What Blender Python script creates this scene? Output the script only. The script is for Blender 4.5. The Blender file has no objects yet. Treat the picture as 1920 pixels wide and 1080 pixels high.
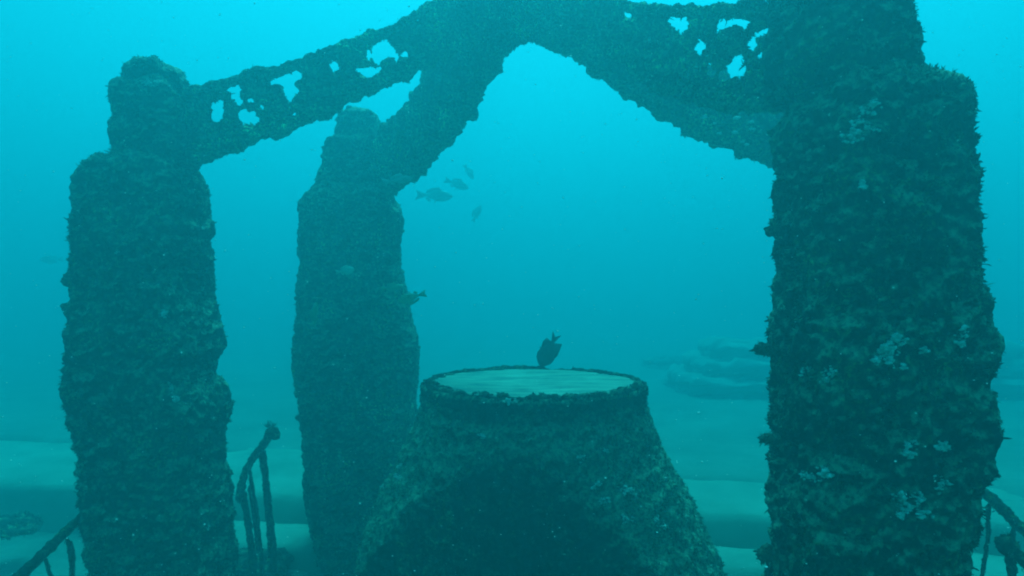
import bpy, math, random
import numpy as np
from mathutils import Vector, Matrix

random.seed(7)
RNG = np.random.default_rng(7)
R = math.radians
scene = bpy.context.scene

# ------------------------------------------------------------------ camera, sky, sun, exposure
EYE = 2.5                       # camera height above the plaza floor, metres
FOC = 1300.0                    # focal length in photograph pixels (1920 wide)
cam_data = bpy.data.cameras.new("camera")
cam_data.sensor_width = 36.0
cam_data.lens = FOC / 1920.0 * 36.0
cam_data.clip_start = 0.05
cam_data.clip_end = 500.0
cam = bpy.data.objects.new("camera", cam_data)
cam.location = (0, 0, EYE)
cam.rotation_euler = (R(90), 0, 0)
scene.collection.objects.link(cam)
scene.camera = cam

SUN_EL, SUN_AZ = 64.0, 4.0     # azimuth from +Y (ahead), positive to the right
world = bpy.data.worlds.new("World")
scene.world = world
world.use_nodes = True
wn, wl = world.node_tree.nodes, world.node_tree.links
wn.clear()
sky = wn.new("ShaderNodeTexSky")
sky.sky_type = 'NISHITA'
sky.sun_disc = False
sky.sun_elevation = R(SUN_EL)
sky.sun_rotation = R(SUN_AZ)
tint = wn.new("ShaderNodeMix")
tint.data_type = 'RGBA'
tint.blend_type = 'MULTIPLY'
tint.inputs[0].default_value = 1.0
tint.inputs[7].default_value = (0.15, 0.90, 0.84, 1)     # daylight after metres of sea water
bg = wn.new("ShaderNodeBackground")
bg.inputs['Strength'].default_value = 0.11
wo = wn.new("ShaderNodeOutputWorld")
wl.new(sky.outputs[0], tint.inputs[6])
wl.new(tint.outputs[2], bg.inputs[0])
wl.new(bg.outputs[0], wo.inputs[0])

sl = bpy.data.lights.new("sun", 'SUN')
sl.energy = 5.0
sl.angle = R(22)
sl.color = (0.22, 0.89, 1.0)
sun = bpy.data.objects.new("sun", sl)
d = Vector((math.sin(R(SUN_AZ)) * math.cos(R(SUN_EL)), math.cos(R(SUN_AZ)) * math.cos(R(SUN_EL)), math.sin(R(SUN_EL))))
sun.rotation_euler = d.to_track_quat('Z', 'Y').to_euler()
sun.location = (0, 0, 30)
scene.collection.objects.link(sun)

scene.view_settings.view_transform = 'Standard'
scene.view_settings.look = 'None'
scene.view_settings.exposure = 0.96
scene.view_settings.gamma = 1.0
scene.render.engine = 'CYCLES'
cy = scene.cycles
cy.max_bounces = 6
cy.diffuse_bounces = 2
cy.glossy_bounces = 1
cy.volume_bounces = 2
cy.caustics_reflective = False
cy.caustics_refractive = False
cy.use_denoising = True
cy.filter_width = 2.0

COL = scene.collection

# ------------------------------------------------------------------ helpers
def tag(o, label=None, cat=None, group=None, kind=None):
    if label: o['label'] = label
    if cat: o['category'] = cat
    if group: o['group'] = group
    if kind: o['kind'] = kind
    return o

def empty(name, loc, label, cat, group=None):
    o = bpy.data.objects.new(name, None)
    o.empty_display_size = 0.2
    o.location = loc
    COL.objects.link(o)
    return tag(o, label, cat, group)

def unproj(px, py, D):
    """a point D metres ahead of the camera seen at this photograph pixel"""
    return np.array([(px - 960.0) / FOC * D, D, EYE - (py - 540.0) / FOC * D])

def _hash(i, j, k):
    n = (i * 374761393 + j * 668265263 + k * 2147483647 + 1013904223) & 0xffffffff
    n = ((n ^ (n >> 13)) * 1274126177) & 0xffffffff
    n = ((n ^ (n >> 16)) * 2246822519) & 0xffffffff
    return ((n ^ (n >> 15)) & 0xffffff) / float(0xffffff)

def vnoise(P):
    P = np.asarray(P, float)
    I = np.floor(P).astype(np.int64)
    F = P - I
    F = F * F * (3 - 2 * F)
    x, y, z = I[..., 0], I[..., 1], I[..., 2]
    fx, fy, fz = F[..., 0], F[..., 1], F[..., 2]
    r = 0
    for dx in (0, 1):
        for dy in (0, 1):
            for dz in (0, 1):
                w = (fx if dx else 1 - fx) * (fy if dy else 1 - fy) * (fz if dz else 1 - fz)
                r = r + w * _hash(x + dx, y + dy, z + dz)
    return r * 2 - 1

def fbm(P, scale, octaves=4, seed=0.0, gain=0.55):
    P = np.asarray(P, float) * scale + seed
    a, s, t = 1.0, 0, 0
    for _ in range(octaves):
        s = s + a * vnoise(P)
        t += a
        a *= gain
        P = P * 2.03 + 17.7
    return s / t

def vertex_normals(V, F):
    N = np.zeros_like(V)
    F = np.asarray(F)
    a = V[F[:, 1]] - V[F[:, 0]]
    b = V[F[:, -1]] - V[F[:, 0]]
    n = np.cross(a, b)
    for k in range(F.shape[1]):
        np.add.at(N, F[:, k], n)
    L = np.linalg.norm(N, axis=1, keepdims=True)
    return N / np.maximum(L, 1e-9)

class Geo:
    """collects shapes of one mesh"""
    def __init__(self):
        self.V, self.F, self.n, self.S = [], [], 0, []
    def add(self, V, F, toplight_pale=None):
        """silt: painted top light and pale growth at each vertex, 0 to 1"""
        V = np.asarray(V, float)
        self.V.append(V)
        self.S.append(np.zeros(len(V)) if toplight_pale is None else np.asarray(toplight_pale, float))
        self.F.append([tuple(int(i) + self.n for i in f) for f in F] if not isinstance(F, np.ndarray) else (F + self.n).tolist())
        self.n += len(V)
        return self
    def build(self, name, mat, parent=None, origin=None, smooth=True):
        V = np.concatenate(self.V)
        F = [f for g in self.F for f in g]
        if parent is not None:
            origin = np.array(parent.matrix_world.translation) if False else np.array(parent.location) + \
                (np.array(parent.parent.location) if parent.parent else 0)
        elif origin is None:
            origin = np.array([V[:, 0].mean(), V[:, 1].mean(), V[:, 2].min()])
        me = bpy.data.meshes.new(name)
        me.from_pydata((V - origin).tolist(), [], F)
        me.materials.append(mat)
        at = me.attributes.new('toplight_pale', 'FLOAT', 'POINT')
        at.data.foreach_set('value', np.concatenate(self.S).astype(np.float32))
        if smooth:
            me.polygons.foreach_set('use_smooth', [True] * len(me.polygons))
        me.update()
        o = bpy.data.objects.new(name, me)
        COL.objects.link(o)
        if parent is not None:
            o.parent = parent
        else:
            o.location = origin
        return o

def roughen(V, F, big=0.03, small=0.014, seed=0.0, fine=0.006):
    N = vertex_normals(V, F)
    n1 = fbm(V, 3.2, 3, seed)
    n2 = 0.9 - np.abs(fbm(V, 7.0, 2, seed + 5)) * 3.2          # rounded colonies with creases between them
    n4 = 0.8 - np.abs(fbm(V, 19.0, 2, seed + 15)) * 2.8
    n3 = fbm(V, 45.0, 2, seed + 9)
    return V + N * (big * n1 + small * (1.1 * n2 + 0.75 * n4) + fine * n3)[:, None]

def top_light(V, F, smooth_normals=None):  # paints light from above: paler where the surface faces up
    nz = vertex_normals(V, F)[:, 2]
    if smooth_normals is not None:
        nz = 0.4 * nz + 0.6 * smooth_normals
    return np.clip((nz - 0.04) / 0.4, 0, 1)

def tufts(V, F, density, length=(0.012, 0.035), width=0.006, seed=1, droop=0.35, clump=4.0, toplight_pale=None):
    """short turf-algae blades standing on a surface"""
    rng = np.random.default_rng(abs(int(seed * 10)))
    F = np.asarray(F)
    if F.shape[1] == 4:
        T = np.concatenate([F[:, [0, 1, 2]], F[:, [0, 2, 3]]])
    else:
        T = F
    A, B, C = V[T[:, 0]], V[T[:, 1]], V[T[:, 2]]
    cr = np.cross(B - A, C - A)
    ar = np.linalg.norm(cr, axis=1) / 2
    n = int(ar.sum() * density)
    if n < 1:
        return np.zeros((0, 3)), np.zeros((0, 3), int)
    idx = rng.choice(len(T), n, p=ar / ar.sum())
    r1, r2 = np.sqrt(rng.random(n)), rng.random(n)
    P = A[idx] * (1 - r1)[:, None] + B[idx] * (r1 * (1 - r2))[:, None] + C[idx] * (r1 * r2)[:, None]
    nr = cr[idx] / (2 * ar[idx] + 1e-12)[:, None]
    keep = (fbm(P, clump, 2, seed * 1.7) + rng.normal(0, 0.12, n)) > 0.0
    P, nr = P[keep], nr[keep]
    sv = None
    if toplight_pale is not None:                # a few blades are pale: hydroids, shell bits, worm tubes
        s0 = toplight_pale[T[idx, 0]][keep] + (rng.random(len(P)) < 0.045) * rng.uniform(0.5, 1.6, len(P)) * (fbm(P, 6.0, 2, seed + 1.0) > -0.1)
        sv = np.repeat(s0, 5)
    n = len(P)
    dirn = nr + rng.normal(0, 0.55, (n, 3))
    dirn[:, 2] -= droop * rng.random(n)
    dirn /= np.linalg.norm(dirn, axis=1, keepdims=True)
    ln = rng.uniform(length[0], length[1], n) * (1 + 0.9 * (rng.random(n) ** 6))
    side = np.cross(dirn, rng.normal(0, 1, (n, 3)))
    side /= np.linalg.norm(side, axis=1, keepdims=True) + 1e-9
    w = width * rng.uniform(0.6, 1.5, n)
    base = P - nr * 0.004
    mid = base + dirn * (ln * 0.6)[:, None]
    tip = base + dirn * ln[:, None] + rng.normal(0, 0.004, (n, 3))
    VV = np.stack([base - side * w[:, None], base + side * w[:, None], mid + side * (w * 0.9)[:, None], tip, mid - side * (w * 0.9)[:, None]], 1).reshape(-1, 3)
    k = np.arange(n)[:, None] * 5
    FF = np.concatenate([k + np.array([[0, 1, 2]]), k + np.array([[0, 2, 4]]), k + np.array([[4, 2, 3]])])
    return (VV, FF) if sv is None else (VV, FF, sv)

def grid_faces(nr, nc, closed=True):
    r = np.arange(nr - 1)[:, None]
    c = np.arange(nc if closed else nc - 1)[None, :]
    c2 = (c + 1) % nc
    return np.stack([r * nc + c, r * nc + c2, (r + 1) * nc + c2, (r + 1) * nc + c], -1).reshape(-1, 4)

def ico(center, rad, subdiv=3, seed=0.0, rough=0.25, squash=(1, 1, 1), freq=1.0):
    import bmesh
    bm = bmesh.new()
    bmesh.ops.create_icosphere(bm, subdivisions=subdiv, radius=1.0)
    V = np.array([v.co[:] for v in bm.verts])
    F = np.array([[v.index for v in f.verts] for f in bm.faces])
    bm.free()
    n = fbm(V, 1.6 * freq, 3, seed * 3.1 + 2)
    V = V * (1 + rough * n)[:, None] * np.array(squash) * rad + np.asarray(center)
    return V, F

def resample(P, step):
    P = np.asarray(P, float)
    seg = np.linalg.norm(np.diff(P, axis=0), axis=1)
    s = np.concatenate([[0], np.cumsum(seg)])
    n = max(3, int(s[-1] / step) + 1)
    t = np.linspace(0, s[-1], n)
    Q = np.stack([np.interp(t, s, P[:, k]) for k in range(P.shape[1])], 1)
    for _ in range(2):
        Q[1:-1] = 0.25 * Q[:-2] + 0.5 * Q[1:-1] + 0.25 * Q[2:]
    return Q

def tube(P, rad, step=0.015, nc=20, lump=0.25, seed=0.0, caps=True, fine=0.1):
    """irregular overgrown bar along a 3-D polyline; rad a number or one per given point"""
    P = np.asarray(P, float)
    rads = np.full(len(P), rad) if np.isscalar(rad) else np.asarray(rad, float)
    Q4 = resample(np.column_stack([P, rads]), step)
    Q, r = Q4[:, :3], Q4[:, 3]
    T = np.gradient(Q, axis=0)
    T /= np.linalg.norm(T, axis=1, keepdims=True)
    up = np.array([0, 0, 1.0]) if abs(T[:, 2]).mean() < 0.8 else np.array([0, 1.0, 0])
    A = np.cross(T, up); A /= np.linalg.norm(A, axis=1, keepdims=True)
    B = np.cross(T, A)
    th = np.linspace(0, 2 * math.pi, nc, endpoint=False)
    if caps:
        r = r.copy()
        k = min(5, len(r) // 2)
        for i in range(k):
            f = math.sin((i + 0.3) / k * math.pi / 2)
            r[i] *= f; r[-1 - i] *= f
    V = Q[:, None] + r[:, None, None] * (np.cos(th)[None, :, None] * A[:, None] + np.sin(th)[None, :, None] * B[:, None])
    V0 = V.reshape(-1, 3)
    ctr = np.repeat(Q, nc, 0)
    rr = np.repeat(r, nc)
    f = 1 + lump * fbm(V0, 1.1 / max(r.mean(), 0.01), 3, seed) + fine * fbm(V0, 60, 2, seed + 3)
    V0 = ctr + (V0 - ctr) * f[:, None]
    F = grid_faces(len(Q), nc)
    V0 = np.concatenate([V0, Q[:1], Q[-1:]])
    return V0, F[:, ::-1], len(Q), nc

def add_tube(g, P, rad, dens=0, tl=(0.01, 0.03), tw=0.005, seed=0.0, relief=0.3, **kw):
    V, F, n, nc = tube(P, rad, seed=seed, **kw)
    V[:-2] = roughen(V[:-2], F, 0.0, min(0.02, float(np.mean(rad)) * relief), seed, 0.004)
    sv = top_light(V, F)
    g.add(V, F, sv)
    e = len(V)
    caps = [(e - 2, (i), (i + 1) % nc) for i in range(nc)] + [(e - 1, (n - 1) * nc + (i + 1) % nc, (n - 1) * nc + i) for i in range(nc)]
    g.F.append([tuple(j + g.n - e for j in c) for c in caps])
    if dens:
        g.add(*tufts(V, F, dens, tl, tw, seed=int(seed * 7) + 3, toplight_pale=sv))

# ------------------------------------------------------------------ materials
def mat_new(name):
    m = bpy.data.materials.new(name)
    m.use_nodes = True
    nt = m.node_tree
    return m, nt, nt.nodes, nt.links, nt.nodes['Principled BSDF']

def ramp(nodes, stops, interp='LINEAR'):
    r = nodes.new('ShaderNodeValToRGB')
    r.color_ramp.interpolation = interp
    els = r.color_ramp.elements
    while len(els) < len(stops):
        els.new(0.5)
    for e, (p, c) in zip(els, stops):
        e.position = p
        e.color = (*c, 1) if len(c) == 3 else c
    return r

def growth_material(name, dark, mid, pale, patch=0.66, patch_scale=5.0, scale=9.0):
    """turf algae and crusts over old concrete: blotchy olive with pale encrusting patches"""
    m, nt, N, L, bs = mat_new(name)
    co = N.new('ShaderNodeTexCoord')
    n1 = N.new('ShaderNodeTexNoise'); n1.inputs['Scale'].default_value = scale; n1.inputs['Detail'].default_value = 6; n1.inputs['Roughness'].default_value = 0.7
    n2 = N.new('ShaderNodeTexNoise'); n2.inputs['Scale'].default_value = scale * 4.5; n2.inputs['Detail'].default_value = 5; n2.inputs['Roughness'].default_value = 0.75
    n3 = N.new('ShaderNodeTexNoise'); n3.inputs['Scale'].default_value = patch_scale; n3.inputs['Detail'].default_value = 7; n3.inputs['Roughness'].default_value = 0.78; n3.inputs['Distortion'].default_value = 0.6
    for n in (n1, n2, n3): L.new(co.outputs['Object'], n.inputs['Vector'])
    r1 = ramp(N, [(0.40, dark), (0.60, mid)])
    L.new(n1.outputs['Fac'], r1.inputs[0])
    r2 = ramp(N, [(0.42, (0.2, 0.2, 0.2)), (0.52, (0.9, 0.9, 0.9)), (0.64, (5.0, 4.4, 3.3))])
    L.new(n2.outputs['Fac'], r2.inputs[0])
    mx = N.new('ShaderNodeMix'); mx.data_type = 'RGBA'; mx.blend_type = 'MULTIPLY'; mx.inputs[0].default_value = 1
    L.new(r1.outputs[0], mx.inputs[6]); L.new(r2.outputs[0], mx.inputs[7])
    r3 = ramp(N, [(patch, (0, 0, 0)), (patch + 0.035, (0.9, 0.9, 0.9))])
    L.new(n3.outputs['Fac'], r3.inputs[0])
    mp = N.new('ShaderNodeMix'); mp.data_type = 'RGBA'
    L.new(r3.outputs[0], mp.inputs[0]); L.new(mx.outputs[2], mp.inputs[6]); mp.inputs[7].default_value = (*pale, 1)
    n5 = N.new('ShaderNodeTexNoise'); n5.inputs['Scale'].default_value = 2.3; n5.inputs['Detail'].default_value = 4
    L.new(co.outputs['Object'], n5.inputs['Vector'])
    r5 = ramp(N, [(0.36, (0.35, 0.38, 0.42)), (0.52, (0.9, 0.9, 0.9)), (0.66, (1.9, 1.8, 1.5))])
    L.new(n5.outputs['Fac'], r5.inputs[0])
    mv = N.new('ShaderNodeMix'); mv.data_type = 'RGBA'; mv.blend_type = 'MULTIPLY'; mv.inputs[0].default_value = 1
    L.new(mp.outputs[2], mv.inputs[6]); L.new(r5.outputs[0], mv.inputs[7])
    # light from above painted as a paler tone on upward-facing growth, plus pale bits
    att = N.new('ShaderNodeAttribute'); att.attribute_name = 'toplight_pale'
    r4 = ramp(N, [(0.40, (0.10, 0.10, 0.10)), (0.60, (1, 1, 1))])
    L.new(n2.outputs['Fac'], r4.inputs[0])
    mu = N.new('ShaderNodeMath'); mu.operation = 'MULTIPLY'
    L.new(att.outputs['Fac'], mu.inputs[0]); L.new(r4.outputs[0], mu.inputs[1])
    ms = N.new('ShaderNodeMix'); ms.data_type = 'RGBA'
    L.new(mu.outputs[0], ms.inputs[0]); L.new(mv.outputs[2], ms.inputs[6]); ms.inputs[7].default_value = (0.30, 0.40, 0.24, 1)
    L.new(ms.outputs[2], bs.inputs['Base Color'])
    bs.inputs['Roughness'].default_value = 0.95
    bs.inputs['Specular IOR Level'].default_value = 0.1
    bp = N.new('ShaderNodeBump'); bp.inputs['Strength'].default_value = 0.7; bp.inputs['Distance'].default_value = 0.02
    L.new(n2.outputs['Fac'], bp.inputs['Height']); L.new(bp.outputs[0], bs.inputs['Normal'])
    return m

def simple_material(name, c1, c2, scale=20.0, rough=0.8, stretch=None, bump=0.3):
    m, nt, N, L, bs = mat_new(name)
    co = N.new('ShaderNodeTexCoord')
    mp = N.new('ShaderNodeMapping')
    if stretch: mp.inputs['Scale'].default_value = stretch
    n = N.new('ShaderNodeTexNoise'); n.inputs['Scale'].default_value = scale; n.inputs['Detail'].default_value = 6; n.inputs['Roughness'].default_value = 0.65
    L.new(co.outputs['Object'], mp.inputs[0]); L.new(mp.outputs[0], n.inputs['Vector'])
    r = ramp(N, [(0.35, c1), (0.65, c2)])
    L.new(n.outputs['Fac'], r.inputs[0]); L.new(r.outputs[0], bs.inputs['Base Color'])
    bs.inputs['Roughness'].default_value = rough
    if bump:
        b = N.new('ShaderNodeBump'); b.inputs['Strength'].default_value = bump; b.inputs['Distance'].default_value = 0.01
        L.new(n.outputs['Fac'], b.inputs['Height']); L.new(b.outputs[0], bs.inputs['Normal'])
    return m

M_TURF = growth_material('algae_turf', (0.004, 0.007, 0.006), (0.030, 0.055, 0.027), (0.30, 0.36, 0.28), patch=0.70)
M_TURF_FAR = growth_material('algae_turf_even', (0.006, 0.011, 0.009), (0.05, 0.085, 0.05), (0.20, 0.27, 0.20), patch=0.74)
M_TURF_HAZY = growth_material('algae_turf_hazed', (0.02, 0.035, 0.025), (0.12, 0.18, 0.12), (0.20, 0.27, 0.20), patch=0.74)  # haze on the farthest pillar painted in as a paler turf tone
M_BEAM = growth_material('beam_growth', (0.022, 0.04, 0.024), (0.14, 0.22, 0.12), (0.25, 0.33, 0.22), patch=0.74)
M_PLATE = simple_material('bare_plate', (0.05, 0.10, 0.075), (0.23, 0.33, 0.22), 3.2, 0.9, (1.0, 3.5, 1.0), 0.4)
M_SAND = simple_material('sand', (0.13, 0.16, 0.115), (0.22, 0.25, 0.18), 1.2, 0.95)
M_STEP = simple_material('sandy_concrete', (0.18, 0.225, 0.155), (0.31, 0.35, 0.25), 1.6, 0.95)
M_RAIL = growth_material('rail_growth', (0.012, 0.022, 0.014), (0.05, 0.085, 0.045), (0.3, 0.36, 0.28), patch=0.76, patch_scale=12)
M_CRUST = simple_material('pale_crust', (0.25, 0.35, 0.27), (0.80, 0.84, 0.74), 60.0, 0.9)
M_SPONGE = simple_material('sponge', (0.02, 0.035, 0.02), (0.07, 0.10, 0.05), 40.0, 0.95)
M_ROCK = growth_material('reef_rock', (0.03, 0.05, 0.035), (0.08, 0.11, 0.075), (0.3, 0.33, 0.25), patch=0.9, scale=4)
M_HAZED_STONE = simple_material('hazed_stone', (0.20, 0.26, 0.21), (0.28, 0.34, 0.27), 3.0, 0.95)  # haze over the far blocks put into a paler, even stone colour
M_FISH_DARK = simple_material('grey_fish_skin', (0.22, 0.28, 0.24), (0.36, 0.42, 0.36), 30.0, 0.5)
M_FISH_PALE = simple_material('silver_fish_skin', (0.30, 0.42, 0.30), (0.50, 0.60, 0.45), 30.0, 0.4)
M_FISH_GREEN = simple_material('olive_fish_skin', (0.16, 0.28, 0.12), (0.30, 0.42, 0.2), 30.0, 0.5)
M_ANGEL = simple_material('angelfish_skin', (0.012, 0.02, 0.018), (0.035, 0.05, 0.04), 40.0, 0.5)
M_SPECK = simple_material('plankton', (0.6, 0.7, 0.6), (0.8, 0.85, 0.8), 10.0, 0.6, bump=0)

# ------------------------------------------------------------------ the water's haze
def build_haze():
    g = Geo()
    x0, x1, y0, y1, z0, z1 = -48, 48, -12, 62, -1.6, 9.0
    V = [(x, y, z) for z in (z0, z1) for y in (y0, y1) for x in (x0, x1)]
    F = [(0, 2, 3, 1), (4, 5, 7, 6), (0, 1, 5, 4), (2, 6, 7, 3), (0, 4, 6, 2), (1, 3, 7, 5)]
    g.add(V, F)
    m = bpy.data.materials.new('haze_water')
    m.use_nodes = True
    nt = m.node_tree
    nt.nodes.clear()
    out = nt.nodes.new('ShaderNodeOutputMaterial')
    pv = nt.nodes.new('ShaderNodeVolumePrincipled')
    pv.inputs['Color'].default_value = (0.02, 0.145, 0.16, 1)
    pv.inputs['Density'].default_value = 0.40
    pv.inputs['Anisotropy'].default_value = 0.55
    pv.inputs['Absorption Color'].default_value = (0.13, 0.72, 0.75, 1)
    nt.links.new(pv.outputs[0], out.inputs['Volume'])
    o = g.build('haze', m, origin=np.zeros(3), smooth=False)
    tag(o, 'hazy blue green sea water filling the whole view', kind='stuff')

build_haze()

# ------------------------------------------------------------------ setting: sand and steps
def ground_sheet(name, xs, ys, zfun, mat, kind='structure'):
    X, Y = np.meshgrid(xs, ys)
    Z = zfun(X, Y)
    V = np.stack([X, Y, Z], -1).reshape(-1, 3)
    g = Geo(); g.add(V, grid_faces(len(ys), len(xs), closed=False))
    o = g.build(name, mat, origin=np.zeros(3))
    return tag(o, kind=kind)

def zsand(X, Y):
    P = np.stack([X, Y, X * 0], -1)
    base = fbm(P, 0.35, 4, 3) * 0.10 + fbm(P, 2.5, 3, 8) * 0.02 - 0.12
    base += 0.012 * np.sin(X * 3 + Y * 26 + 3 * fbm(P, 0.9, 2, 5)) * (fbm(P, 0.5, 2, 11) > -0.2)
    # the sand banks up to the raised terrace level behind and beside the steps
    edge = 6.95 - 0.13 * X
    bank = np.clip((Y - edge - (0.45 - 0.11 * X) - 0.25 * fbm(P, 0.7, 2, 21)) / 0.8, 0, 1)
    bank = bank * bank * (3 - 2 * bank)
    return base * (1 - bank) + bank * (0.46 + base * 0.7)

xs = np.concatenate([np.linspace(-46, -12, 40), np.linspace(-11.8, 11.8, 240), np.linspace(12, 46, 40)])
ys = np.concatenate([np.linspace(-10, 1, 20), np.linspace(1.1, 16, 200), np.linspace(16.5, 60, 60)])
ground_sheet('ground', xs, ys, zsand, M_SAND)

def stair(name, off, ztop, depth, xa=-9.5):
    """one straight sanded slab; its front edge runs slightly askew to the view"""
    n = 240
    X = np.linspace(xa, 9.5, n)
    front = 6.87 - 0.13 * X + off
    prof = [(-0.26, -0.35), (-0.10, ztop - 0.24), (-0.02, ztop - 0.07), (0.02, ztop - 0.02), (0.08, ztop), (depth * 0.5, ztop + 0.01), (depth, ztop), (depth, -0.35)]
    V = []
    for (dy, z) in prof:
        P = np.stack([X, front + dy, np.full(n, z)], 1)
        w = fbm(P, 0.8, 3, 4 + off) * 0.16 + fbm(P, 6, 2, 6) * 0.02
        P[:, 1] += w if dy < depth * 0.9 else 0
        if z > 0: P[:, 2] += fbm(P, 1.3, 3, 9) * 0.05
        V.append(P)
    V = np.concatenate(V)
    g = Geo(); g.add(V, grid_faces(len(prof), n, closed=False)[:, ::-1])
    o = g.build(name, M_STEP, origin=np.zeros(3))
    tag(o, kind='structure')
stair('step_upper', 0.0, 0.36, 1.9)
stair('step_lower', -0.68, 0.10, 0.69, -3.3)

# ------------------------------------------------------------------ pillars
def section(n, phi, e=5.0):
    th = np.linspace(0, 2 * math.pi, n, endpoint=False)
    c, s = np.cos(th), np.sin(th)
    r = (np.abs(c) ** e + np.abs(s) ** e) ** (-1 / e)
    x, y = r * c, r * s
    return np.stack([x * math.cos(phi) - y * math.sin(phi), x * math.sin(phi) + y * math.cos(phi)], 1)

def column_mesh(prof, D, phi, dz=0.011, ds=0.013, seed=0.0, round_top=0.12, top_k=0.70, round_bottom=False, ymin=None, ymax=None, depth_scale=None,
                big=0.012, small=0.019, fine=0.009, ease=1.0, e=5.0):
    """an overgrown square shaft with real depth; prof lists (photo y, left x, right x)"""
    ys_, xl, xr = [np.array(a, float) for a in zip(*prof)]
    Df = D - 0.5 * (xr - xl).mean() / 2 / FOC * D        # edges are seen on the near face
    zz = EYE - (ys_ - 540) / FOC * Df
    o = np.argsort(zz)
    zz, xl, xr = zz[o], xl[o], xr[o]
    zs = np.arange(zz[0], zz[-1] + dz, dz)
    XL, XR = np.interp(zs, zz, xl), np.interp(zs, zz, xr)
    hw = (XR - XL).mean() / 2 / FOC * D
    S = section(int(2 * math.pi * hw * 1.15 / ds), phi, e)
    cx = (XL + XR) / 2 / FOC * D - 960 / FOC * D
    s = (XR - XL) / 2 / FOC * D
    sd = np.full(len(zs), hw) if depth_scale is None else np.full(len(zs), depth_scale)
    for _ in range(14):
        px = 960 + FOC * (cx[:, None] + S[None, :, 0] * s[:, None]) / (D + S[None, :, 1] * sd[:, None])
        l, r_ = px.min(1), px.max(1)
        s *= (XR - XL) / (r_ - l)
        cx += ((XL + XR) / 2 - (l + r_) / 2) / FOC * D
        sd = 0.5 * sd + 0.5 * (0.7 * s.mean() + 0.3 * s) * ease
    k = np.ones(len(zs))
    t = np.clip((zs[-1] - zs) / round_top, 0, 1)
    k = np.minimum(k, np.sqrt(np.clip(1 - (1 - t) ** 2, 0, 1)) * (1 - top_k) + top_k)
    V = np.stack([cx[:, None] + S[None, :, 0] * (s * k)[:, None], D + S[None, :, 1] * (sd * k)[:, None],
                  np.repeat(zs[:, None], len(S), 1)], -1)
    rings = [V.reshape(-1, 3)]
    nr = len(zs)
    top = V[-1]
    c = top.mean(0)
    for q in (0.8, 0.55, 0.3, 0.08):
        rg = c + (top - c) * q
        rg[:, 2] = top[:, 2] + 0.02 * (1 - q)
        rings.append(rg); nr += 1
    V = np.concatenate(rings)
    F = grid_faces(nr, len(S))
    V = roughen(V, F, big, small, seed, fine)
    return V, F, (cx, s, sd, zs)

def bit(V, F, dens, seed, tl=(0.008, 0.022), tw=0.0042):
    sv = top_light(V, F)
    g = Geo(); g.add(V, F, sv)
    rng = np.random.default_rng(seed + 100)
    Nn = vertex_normals(V, F)
    for i in rng.choice(len(V), max(4, int(len(V) * 0.0022)), replace=False):      # sponges and knobs of all sizes
        rr = rng.choice([0.012, 0.018, 0.028, 0.045], p=[0.45, 0.3, 0.18, 0.07]) * rng.uniform(0.8, 1.2)
        v, f = ico(V[i] - Nn[i] * rr * 0.25, rr, 3 if rr > 0.02 else 2, rng.random() * 90, 0.6, (1.1, 1.1, rng.uniform(0.7, 1.3)), 1.5)
        g.add(v, f, np.full(len(v), rng.choice([0.0, 0.15, 0.4, 0.8], p=[0.4, 0.3, 0.2, 0.1])))
    g.add(*tufts(V, F, dens, tl, tw, seed=seed, clump=9.0, toplight_pale=sv))
    g.add(*tufts(V, F, dens * 0.025, (0.015, 0.034), 0.004, seed=seed + 7, clump=3.0, toplight_pale=sv))
    return g

def surface_point(V, px, py):
    """vertex of V nearest the camera along that pixel's line"""
    P = V - np.array([0, 0, EYE])
    u = 960 + FOC * P[:, 0] / P[:, 1]
    w = 540 - FOC * P[:, 2] / P[:, 1]
    dd = np.hypot(u - px, w - py)
    m = np.where(dd < max(6, dd.min() * 1.5))[0]
    return V[m[np.argmin(P[m, 1])]]

def crust_patch(V, pts, parent, seed, name='pale_crust', mat=None, r=(0.004, 0.008), n=16, spread=0.05):
    """thick little colonies of pale crust sitting proud of the surface, one mesh per patch"""
    rng = np.random.default_rng(seed)
    for (px, py) in pts:
        g = Geo()
        c = surface_point(V, px, py)
        walk = np.zeros(2)
        k = int(n * rng.uniform(0.7, 1.6)) + 2
        spread = min(spread, 0.022)
        for i in range(k):
            walk = walk * 0.85 + rng.normal(0, spread * 0.55, 2) * (1.0, 0.7)
            D = c[1]
            q = surface_point(V, 960 + FOC * (c[0] + walk[0]) / D, 540 - FOC * (c[2] + walk[1] - EYE) / D)
            if abs(q[1] - c[1]) > 0.12: continue
            rad = rng.uniform(r[0], r[1]) * rng.choice([0.45, 0.75, 1.1])
            for _k in range(3):
                w = rng.normal(0, rad * 0.9, 3)
                g.add(*ico(q + np.array([w[0], -0.008 + w[1] * 0.3, w[2]]), rad * rng.uniform(0.4, 0.9), 2, rng.random() * 50, 0.9,
                           (rng.uniform(.8, 1.5), 1.2, rng.uniform(.5, 1.0)), 1.6))
        if g.V:
            g.build(name, mat or M_CRUST, parent)

def knob(V, px, py, D, rad, parent, seed, squash=(1.5, 1, 0.8), toward=1):
    g = Geo()
    c = unproj(px, py, D)
    for i in range(5):
        rr = rad * (1 - 0.13 * i)
        v, f = ico(c + np.array([toward * i * rad * 0.55, 0.02 * i, rad * 0.35 * math.sin(i * 2 + seed)]), rr, 3, seed + i, 0.7, squash, 1.4)
        g.add(v, f); g.add(*tufts(v, f, 9000, (0.008, 0.025), 0.004, seed=int(seed) + i))
    return g.build('sponge_knob', M_SPONGE, parent)

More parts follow.
